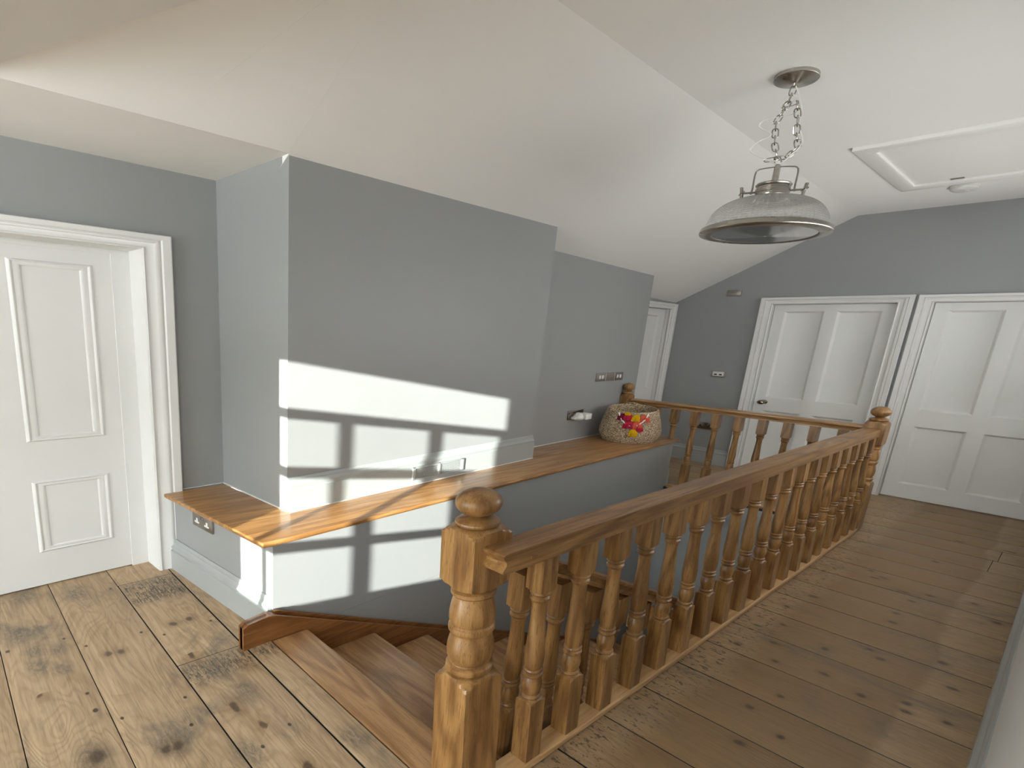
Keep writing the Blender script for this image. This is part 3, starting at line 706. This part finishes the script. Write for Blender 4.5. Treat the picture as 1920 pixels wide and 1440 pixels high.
# its handrail and balusters
PIT = -.866
bm = new()
hp2 = [(-.026, -.062), (-.026, -.05), (-.02, -.042), (-.02, -.03), (-.027, -.02), (-.026, -.006), (-.018, 0), (.018, 0), (.026, -.006), (.027, -.02), (.02, -.03), (.02, -.042), (.026, -.05), (.026, -.062)]
ya, yb = NY+.046, 1.56
extrude_profile(bm, hp2, lambda p: (-.683+p[0], ya, .885+PIT*(ya-.69)+p[1]), lambda p: (-.683+p[0], yb, .885+PIT*(yb-.69)+p[1]))
obj('handrail', bm, OAKY, stc, (-1.05, .7, -1.2), 30)
o = obj('baluster', baluster_mesh(), OAKZ, stc, (0, 0, 0), 28)
run(stc, o, [(-.683, .785+.121*i, .885+PIT*(.785+.121*i-.69)-.06-.842-.018) for i in range(7)])

# ------------------------------------------------------------------ sockets and switches
def plate(name, label, cat, F, a0, a1, z0, z1, mat=CHROME, group=None, d=0):
    t = thing(name, label, cat, F((a0+a1)/2, (z0+z1)/2, d), group); org = F((a0+a1)/2, (z0+z1)/2, d)
    bm = new(); fbox(bm, F, a0, a1, z0, z1, d+.0004, d+.007, .002); obj('plate', bm, mat, t, org)
    return t, org
def pin_socket(F, t, org, a, z, d=.0075, s=1, mat=None):
    bm = new()
    for (x, y, w_, h_) in ((0, .011, .0045, .0055), (-.011, -.008, .0055, .004), (.011, -.008, .0055, .004)): fbox(bm, F, a+x*s-w_*s, a+x*s+w_*s, z+y*s-h_*s, z+y*s+h_*s, d-.001, d+.0008)
    fbox(bm, F, a-.016*s, a+.016*s, z-.013*s, z-.003*s, d-.001, d+.0006); fbox(bm, F, a-.0055*s, a+.0055*s, z-.006*s, z+.017*s, d-.001, d+.0006)
    obj('outlet', bm, mat or PLASTIC, t, org)
def rocker(F, t, org, a, z, w_=.006, h_=.012, d=.0072, mat=None):
    bm = new(); fbox(bm, F, a-w_, a+w_, z-h_, z+h_, d-.001, d+.003, .001); obj('switch', bm, mat or CHROME, t, org)
t, org = plate('wall_socket', 'double chrome power socket on the low grey wall under the oak ledge', 'socket', FE, .363, .509, .381, .465)
pin_socket(FE, t, org, .400, .420); pin_socket(FE, t, org, .472, .420); rocker(FE, t, org, .428, .448, .005, .008); rocker(FE, t, org, .444, .448, .005, .008)
t, org = plate('light_switch', 'wide triple chrome switch plate on the alcove wall above the basket', 'switch', FA, .692, .992, 1.112, 1.200)
for k in range(3):
    for j in (-1, 1): rocker(FA, t, org, .742+.1*k+j*.016, 1.156, .008, .018, mat=PLASTIC if (k+j) % 2 else CHROME)
    if k:
        bm = new(); fbox(bm, FA, .692+.1*k-.001, .692+.1*k+.001, 1.113, 1.199, .0065, .0078); obj('seam', bm, PLASTIC, t, org)
t, org = plate('wall_socket', 'double power socket with two white plugs on the alcove wall left of the basket', 'socket', FA, .455, .605, .738, .832, DARKMETAL)
t, org = plate('light_switch', 'single chrome switch plate high on the far grey wall near the sloped ceiling', 'switch', FF, 1.777, 1.877, 2.118, 2.192)
rocker(FF, t, org, 1.827, 2.152, .022, .008)
t, org = plate('data_socket', 'chrome twin data socket at mid height on the far grey wall', 'socket', FF, 1.773, 1.875, 1.128, 1.204)
for k in (-1, 1):
    bm = new(); fbox(bm, FF, 1.824+k*.018-.010, 1.824+k*.018+.010, 1.150, 1.166, .006, .0082); obj('port', bm, DARK, t, org)
bm = new(); fbox(bm, FF, 1.784, 1.864, 1.138, 1.194, .0068, .0076, .0004); obj('faceplate', bm, PLASTIC, t, org)
t, org = plate('wall_socket', 'dark double power socket low on the far grey wall behind the short balustrade', 'socket', FF, 1.775, 1.915, .445, .53, DARKMETAL)
pin_socket(FF, t, org, 1.81, .484, mat=DARK); pin_socket(FF, t, org, 1.88, .484, mat=DARK)
# plugged in: an air freshener and a square adapter
org = FA(.515, .765, .008)
t = thing('air_freshener', 'small white drop-shaped plug-in air freshener in the alcove socket', 'air freshener', org)
bm = new(); rows = []
for d, s, dz in ((0, .55, 0), (.010, .62, 0), (.013, 1.0, 0), (.03, 1.12, 0), (.045, 1.0, .001), (.055, .75, .002), (.06, .35, .003)):
    row = []
    for i in range(32):
        a = 2*math.pi*i/32; r = .026*(1+.0*math.cos(a)); up = max(0, math.sin(a))
        row.append(FA(.515+r*math.cos(a)*s*(1-.45*up**2), .762+dz+(r*math.sin(a)*(1+.9*up**3))*s, .008+d))
    rows.append(row)
rings(bm, rows); obj('body', bm, PLASTIC, t, org)
bm = new(); fbox(bm, FA, .478, .50, .745, .772, .0085, .04, .006); obj('side_cap', bm, PLASTIC, t, org)
org = FA(.575, .765, .008)
t = thing('plug_adapter', 'small white square plug adapter beside the air freshener', 'plug', org)
bm = new(); fbox(bm, FA, .552, .606, .738, .800, .0085, .068, .006, 3); obj('body', bm, PLASTIC, t, org)
bm = new(); fbox(bm, FA, .560, .598, .745, .793, .0675, .0695, .001); obj('face', bm, CAULK, t, org)

# ------------------------------------------------------------------ vent in the chimney skirting
org = FC(.62, .60, .018)
t = thing('vent_grille', 'white louvred vent grille in the chimney breast skirting above the ledge', 'vent', org)
A0, A1, Z0, Z1 = .487, .757, .556, .646
bm = new()
for a in ((A0, A1, Z0, Z0+.008), (A0, A1, Z1-.008, Z1), (A0, A0+.014, Z0, Z1), (A1-.014, A1, Z0, Z1), ((A0+A1)/2-.006, (A0+A1)/2+.006, Z0, Z1)):
    fbox(bm, FC, a[0], a[1], a[2], a[3], .0185, .027, .0015)
obj('vent_frame', bm, WOODGREY, t, org)
for k, (p, q) in enumerate(((A0+.014, (A0+A1)/2-.006), ((A0+A1)/2+.006, A1-.014))):
    bm = new(); z = Z0+.010
    while z < Z1-.012: fbox(bm, FC, p, q, z, z+.0045, .0185, .0235); z += .0085
    fbox(bm, FC, p, q, Z0+.004, Z1-.004, .0183, .0188); obj('louvres', bm, WOODGREY, t, org)

# ------------------------------------------------------------------ pendant lamp
PX, PY = -.806, 1.819
org = (PX, PY, ZC)
lamp = thing('pendant_light', 'nickel pendant lamp with ribbed glass dome hanging on a chain from the ceiling', 'pendant lamp', org)
C0 = (PX, PY, 0)
bm = new(); lathe(bm, [(2.9095, .0600), (2.8945, .0605), (2.892, .0590), (2.891, .0560), (2.878, .016), (2.874, .009), (2.862, .007), (2.860, .001)], C0, 48); obj('ceiling_rose', bm, NICKEL, lamp, org)
# chain: main drop and a spare tail looped back up
bm = new()
def link(p, q, tw, L_=None):
    p, q = Vector(p), Vector(q); d = q-p; n = d.length; d.normalize()
    s = d.cross(Vector((math.cos(tw), math.sin(tw), .13))).normalized()
    c = (p+q)/2; h = n/2+.005; hw = .0085; pts = []
    for k in range(16):
        a = 2*math.pi*k/16; x, y = math.cos(a), math.sin(a)
        x = math.copysign(abs(x)**.6, x); y = math.copysign(abs(y)**.6, y)
        pts.append(c+d*(x*h)+s*(y*hw))
    tube(bm, pts, .0022, 6, True)
def chain(pts, step=.033):
    P = [Vector(p) for p in pts]; k = 0
    acc = [P[0]]; i = 0; cur = P[0]
    for a, b in zip(P, P[1:]):
        n = max(1, round((b-a).length/step))
        for j in range(n):
            link(a+(b-a)*j/n, a+(b-a)*(j+1)/n, .4 if k % 2 else 1.97); k += 1
chain([(PX, PY, 2.862), (PX-.006, PY-.004, 2.79), (PX-.028, PY-.01, 2.70), (PX-.022, PY-.004, 2.60), (PX, PY, 2.497)])
chain([(PX-.012, PY-.008, 2.775), (PX+.012, PY+.010, 2.79), (PX+.022, PY+.012, 2.72), (PX+.026, PY+.02, 2.64), (PX+.038, PY+.02, 2.575), (PX+.018, PY+.01, 2.53), (PX-.03, PY-.02, 2.515)], .033)
obj('chain', bm, NICKEL, lamp, org)
bm = new()
cp = [(PX+.004, PY, 2.862), (PX+.018, PY+.01, 2.80), (PX+.012, PY+.012, 2.74), (PX-.05, PY-.03, 2.715), (PX-.062, PY-.035, 2.68), (PX-.03, PY-.02, 2.64), (PX-.055, PY-.045, 2.60), (PX-.068, PY-.05, 2.56), (PX-.03, PY-.02, 2.52), (PX, PY, 2.49)]
def smoothpath(P, n=6):
    P = [Vector(p) for p in P]; out = []
    for i in range(len(P)-1):
        p0, p1, p2, p3 = P[max(0, i-1)], P[i], P[i+1], P[min(len(P)-1, i+2)]
        for k in range(n):
            t_ = k/n; out.append(.5*((2*p1)+(p2-p0)*t_+(2*p0-5*p1+4*p2-p3)*t_*t_+(3*p1-p0-3*p2+p3)*t_**3))
    return out+[P[-1]]
tube(bm, smoothpath(cp), .0024, 8)
cp2 = [(PX+.004, PY, 2.862), (PX+.026, PY+.015, 2.76), (PX+.028, PY+.02, 2.68), (PX+.045, PY+.025, 2.60), (PX+.03, PY+.01, 2.54), (PX, PY, 2.49)]
tube(bm, smoothpath(cp2), .0024, 8); obj('cable', bm, CAULK, lamp, org)
bm = new(); lathe(bm, [(2.398, .012), (2.41, .0095), (2.485, .0095), (2.49, .0085), (2.494, .006), (2.494, .001)], C0, 24); obj('stem', bm, NICKEL, lamp, org)
KX, KY = .905, .425     # direction of the yoke in plan (metres)
def Y(a, z): return (PX+KX*a, PY+KY*a*.75, z)
bm = new(); tube(bm, smoothpath([Y(-.060, 2.362), Y(-.060, 2.40), Y(-.060, 2.455), Y(-.054, 2.474), Y(-.040, 2.480), Y(0, 2.483), Y(.040, 2.480), Y(.054, 2.474), Y(.060, 2.455), Y(.060, 2.40), Y(.060, 2.362)], 4), .0028, 8); obj('yoke', bm, NICKEL, lamp, org)
bm = new(); lathe(bm, [(2.322, .040), (2.328, .0455), (2.336, .0475), (2.345, .0475), (2.352, .0465), (2.354, .0485), (2.372, .0485), (2.376, .044), (2.382, .044), (2.387, .0495), (2.392, .0505), (2.398, .048), (2.404, .036), (2.410, .02), (2.413, .001)], C0, 48); obj('cap', bm, NICKEL, lamp, org)
for s in (-1, 1):
    bm = new(); tube(bm, [Y(s*.044, 2.362), Y(s*.094, 2.362)], .005, 10); tube(bm, [Y(s*.058, 2.362), Y(s*.064, 2.362)], .0085, 12)
    tube(bm, [Y(s*.086, 2.332), Y(s*.092, 2.392)], .0052, 10); tube(bm, [(Y(s*.089, 0)[0]-.012, Y(s*.089, 0)[1]+.016, 2.362), (Y(s*.089, 0)[0]+.012, Y(s*.089, 0)[1]-.016, 2.362)], .0052, 10); obj('thumb_screw', bm, NICKEL, lamp, org)
# ribbed glass dome
bm = new(); rows = []; NR = 240; NV = 44
for j in range(NV+1):
    a = j/NV*math.pi/2*.985; z = 2.164+.158*math.sin(a)**.92; r = .042+(.170-.042)*math.cos(a)**.80
    dj = .0010*(1 if j % 2 else -1)
    rows.append([((r+dj+.0022*math.cos(k*math.pi*2*80/NR))*math.cos(2*math.pi*k/NR)+PX, (r+dj+.0022*math.cos(k*math.pi*2*80/NR))*math.sin(2*math.pi*k/NR)+PY, z) for k in range(NR)])
rings(bm, rows, True, False); obj('glass_shade', bm, LAMPGLASS, lamp, org, 50)
bm = new(); lathe(bm, [(2.176, .168), (2.177, .172), (2.172, .180), (2.167, .1845), (2.148, .1868), (2.144, .1855), (2.140, .176), (2.137, .164), (2.1375, .152), (2.141, .1485), (2.146, .150), (2.148, .157), (2.152, .165), (2.162, .168), (2.176, .168)], C0, 72, cap=False); obj('rim', bm, NICKEL, lamp, org)
bm = new(); rows = []; 
for j in range(29):
    r = .151*(1-j/29)+.002; zz = 2.143-.010*math.cos(r/.151*math.pi/2)+(.0012 if j % 2 else -.0012)
    rows.append([(PX+r*math.cos(2*math.pi*k/72), PY+r*math.sin(2*math.pi*k/72), zz) for k in range(72)])
rings(bm, rows, True, False); bm.faces.new([bm.verts.new(p) for p in rows[-1]]); obj('glass_lens', bm, LENSGLASS, lamp, org, 60)

# ------------------------------------------------------------------ loft hatch and smoke alarm
org = (-.5, 2.97, ZC)
t = thing('loft_hatch', 'large white framed loft hatch in the flat ceiling beyond the pendant lamp', 'loft hatch', org)
HX0, HX1, HY0, HY1 = -.868, -.12, 2.578, 3.355
bm = new(); fr = [(0, ZC), (0, ZC-.022), (.004, ZC-.026), (.062, ZC-.026), (.066, ZC-.022), (.066, ZC)]
def hp_(p): return [(HX0+p[0], HY0+p[0], p[1]), (HX1-p[0], HY0+p[0], p[1]), (HX1-p[0], HY1-p[0], p[1]), (HX0+p[0], HY1-p[0], p[1])]
rings(bm, [hp_(p) for p in fr], True, False); obj('hatch_frame', bm, WHITE, t, org)
bm = new(); box(bm, HX0+.066, HX1-.066, HY0+.067, HY1-.067, ZC-.006, ZC-.0005); obj('hatch_panel', bm, WHITE, t, org)
bm = new(); box(bm, -.665, -.615, HY1-.095, HY1-.078, ZC-.013, ZC-.0065, .002); obj('latch', bm, CHROME, t, org)
org = (-.640, 3.46, ZC)
t = thing('smoke_alarm', 'round white smoke alarm on the ceiling beside the loft hatch', 'smoke alarm', org)
bm = new(); lathe(bm, [(ZC-.0005, .058), (ZC-.010, .060), (ZC-.014, .058), (ZC-.0145, .050)], (org[0], org[1], 0), 48); obj('base', bm, PLASTIC, t, org)
bm = new(); lathe(bm, [(ZC-.0147, .056), (ZC-.026, .054), (ZC-.034, .046), (ZC-.037, .030), (ZC-.037, .001)], (org[0], org[1], 0), 48); obj('cover', bm, PLASTIC, t, org)
bm = new(); lathe(bm, [(ZC-.0368, .012), (ZC-.040, .011), (ZC-.040, .001)], (org[0]+.01, org[1], 0), 20); obj('test_button', bm, CAULK, t, org)

# ------------------------------------------------------------------ woven basket
BX, BY, BZ = -1.790, 2.818, .5205
org = (BX, BY, BZ)
bk = thing('woven_basket', 'round woven seagrass basket with coloured wool tassels standing on the oak ledge', 'basket', org)
bm = new(); rows = []; NB = 168
prof = []
H_ = .332
for j in range(64):
    f = j/63; z = H_*f
    r = .150+.025*math.sin(min(1, f*3.2)*math.pi/2) if f < .32 else .175-.034*((f-.32)/.68)**1.3
    prof.append((z, r))
for j, (z, r) in enumerate(prof):
    rows.append([(BX+(r+.0022*math.sin(j*math.pi/2+ (1.57 if (k//2) % 2 else 0)) + .0018*math.cos(k*math.pi/2+j))*math.cos(2*math.pi*k/NB), BY+(r+.0022*math.sin(j*math.pi/2+(1.57 if (k//2) % 2 else 0)))*math.sin(2*math.pi*k/NB)*1.0, BZ+z-.016*max(0, z/H_)**2*math.cos(2*math.pi*k/NB+.9)) for k in range(NB)])
inner = []
for z, r in [(H_+.004, .141-.004), (H_, .133), (.2, .15), (.08, .16), (.02, .15), (.012, .08), (.012, .004)]:
    inner.append([(BX+r*math.cos(2*math.pi*k/NB), BY+r*math.sin(2*math.pi*k/NB), BZ+z-.016*max(0, min(1, z/H_))**2*math.cos(2*math.pi*k/NB+.9)) for k in range(NB)])
rings(bm, rows+inner, True, True); obj('basket_body', bm, WOVEN, bk, org, 60)
# handles: loops on the front and back
def front(a, dz, out=.0):
    """point on the basket's outside: a = angle from the camera side, dz = height"""
    th = -.96+a; f = dz/H_; r = (.175-.034*max(0, (f-.32)/.68)**1.3)+.008+out
    return Vector((BX+r*math.cos(th), BY+r*math.sin(th), BZ+dz))
bm = new()
hpts = [front((-.55+1.10*k/14)*.85, .318-.125*math.sin(math.pi*k/14)**.8, .024) for k in range(15)]
tube(bm, hpts, .0045, 8); obj('handle', bm, CAULK, bk, org)
bm = new(); hb = [Vector((BX+.135*math.cos(2.2+1.1*(k/12-.5)), BY+.135*math.sin(2.2+1.1*(k/12-.5)), BZ+.318+.045*math.sin(math.pi*k/12))) for k in range(13)]
tube(bm, hb, .0055, 8); obj('handle', bm, WOVEN, bk, org)
def tassel(col, a, z1, ln, w_):
    bm = new()
    top = front(a, z1, .012); 
    for k in range(16):
        dx, dy = random.uniform(-1, 1)*w_, random.uniform(-.4, .4)*w_
        b = front(a+dx/.17, z1-ln*random.uniform(.9, 1.05), .012+abs(dy)); mid = (top+b)/2+Vector((0, 0, .002)); mid = front(a+dx*.8/.17, z1-ln*.45, .016+abs(dy))
        tube(bm, [top, front(a+dx*.5/.17, z1-ln*.15, .016), mid, b], [.006, .008, .008, .006], 6)
    o = obj('tassel', bm, TASSEL[col], bk, org); o['label'] = col+' wool tassel'
for c_, a, z1, ln, w_ in (('maroon', -.40, .256, .062, .030), ('crimson', -.16, .254, .062, .032), ('yellow', .16, .252, .062, .026), ('coral', .46, .252, .070, .030),
                          ('crimson', -.10, .190, .072, .030), ('coral', .20, .190, .070, .026), ('crimson', .30, .140, .05, .018), ('yellow', .10, .112, .072, .022), ('yellow', -.2, .272, .03, .02)):
    tassel(c_, a*.82-.03, z1+.050, ln, w_*.85)
for o in list(bpy.data.objects):
    if '_org' in o: del o['_org']
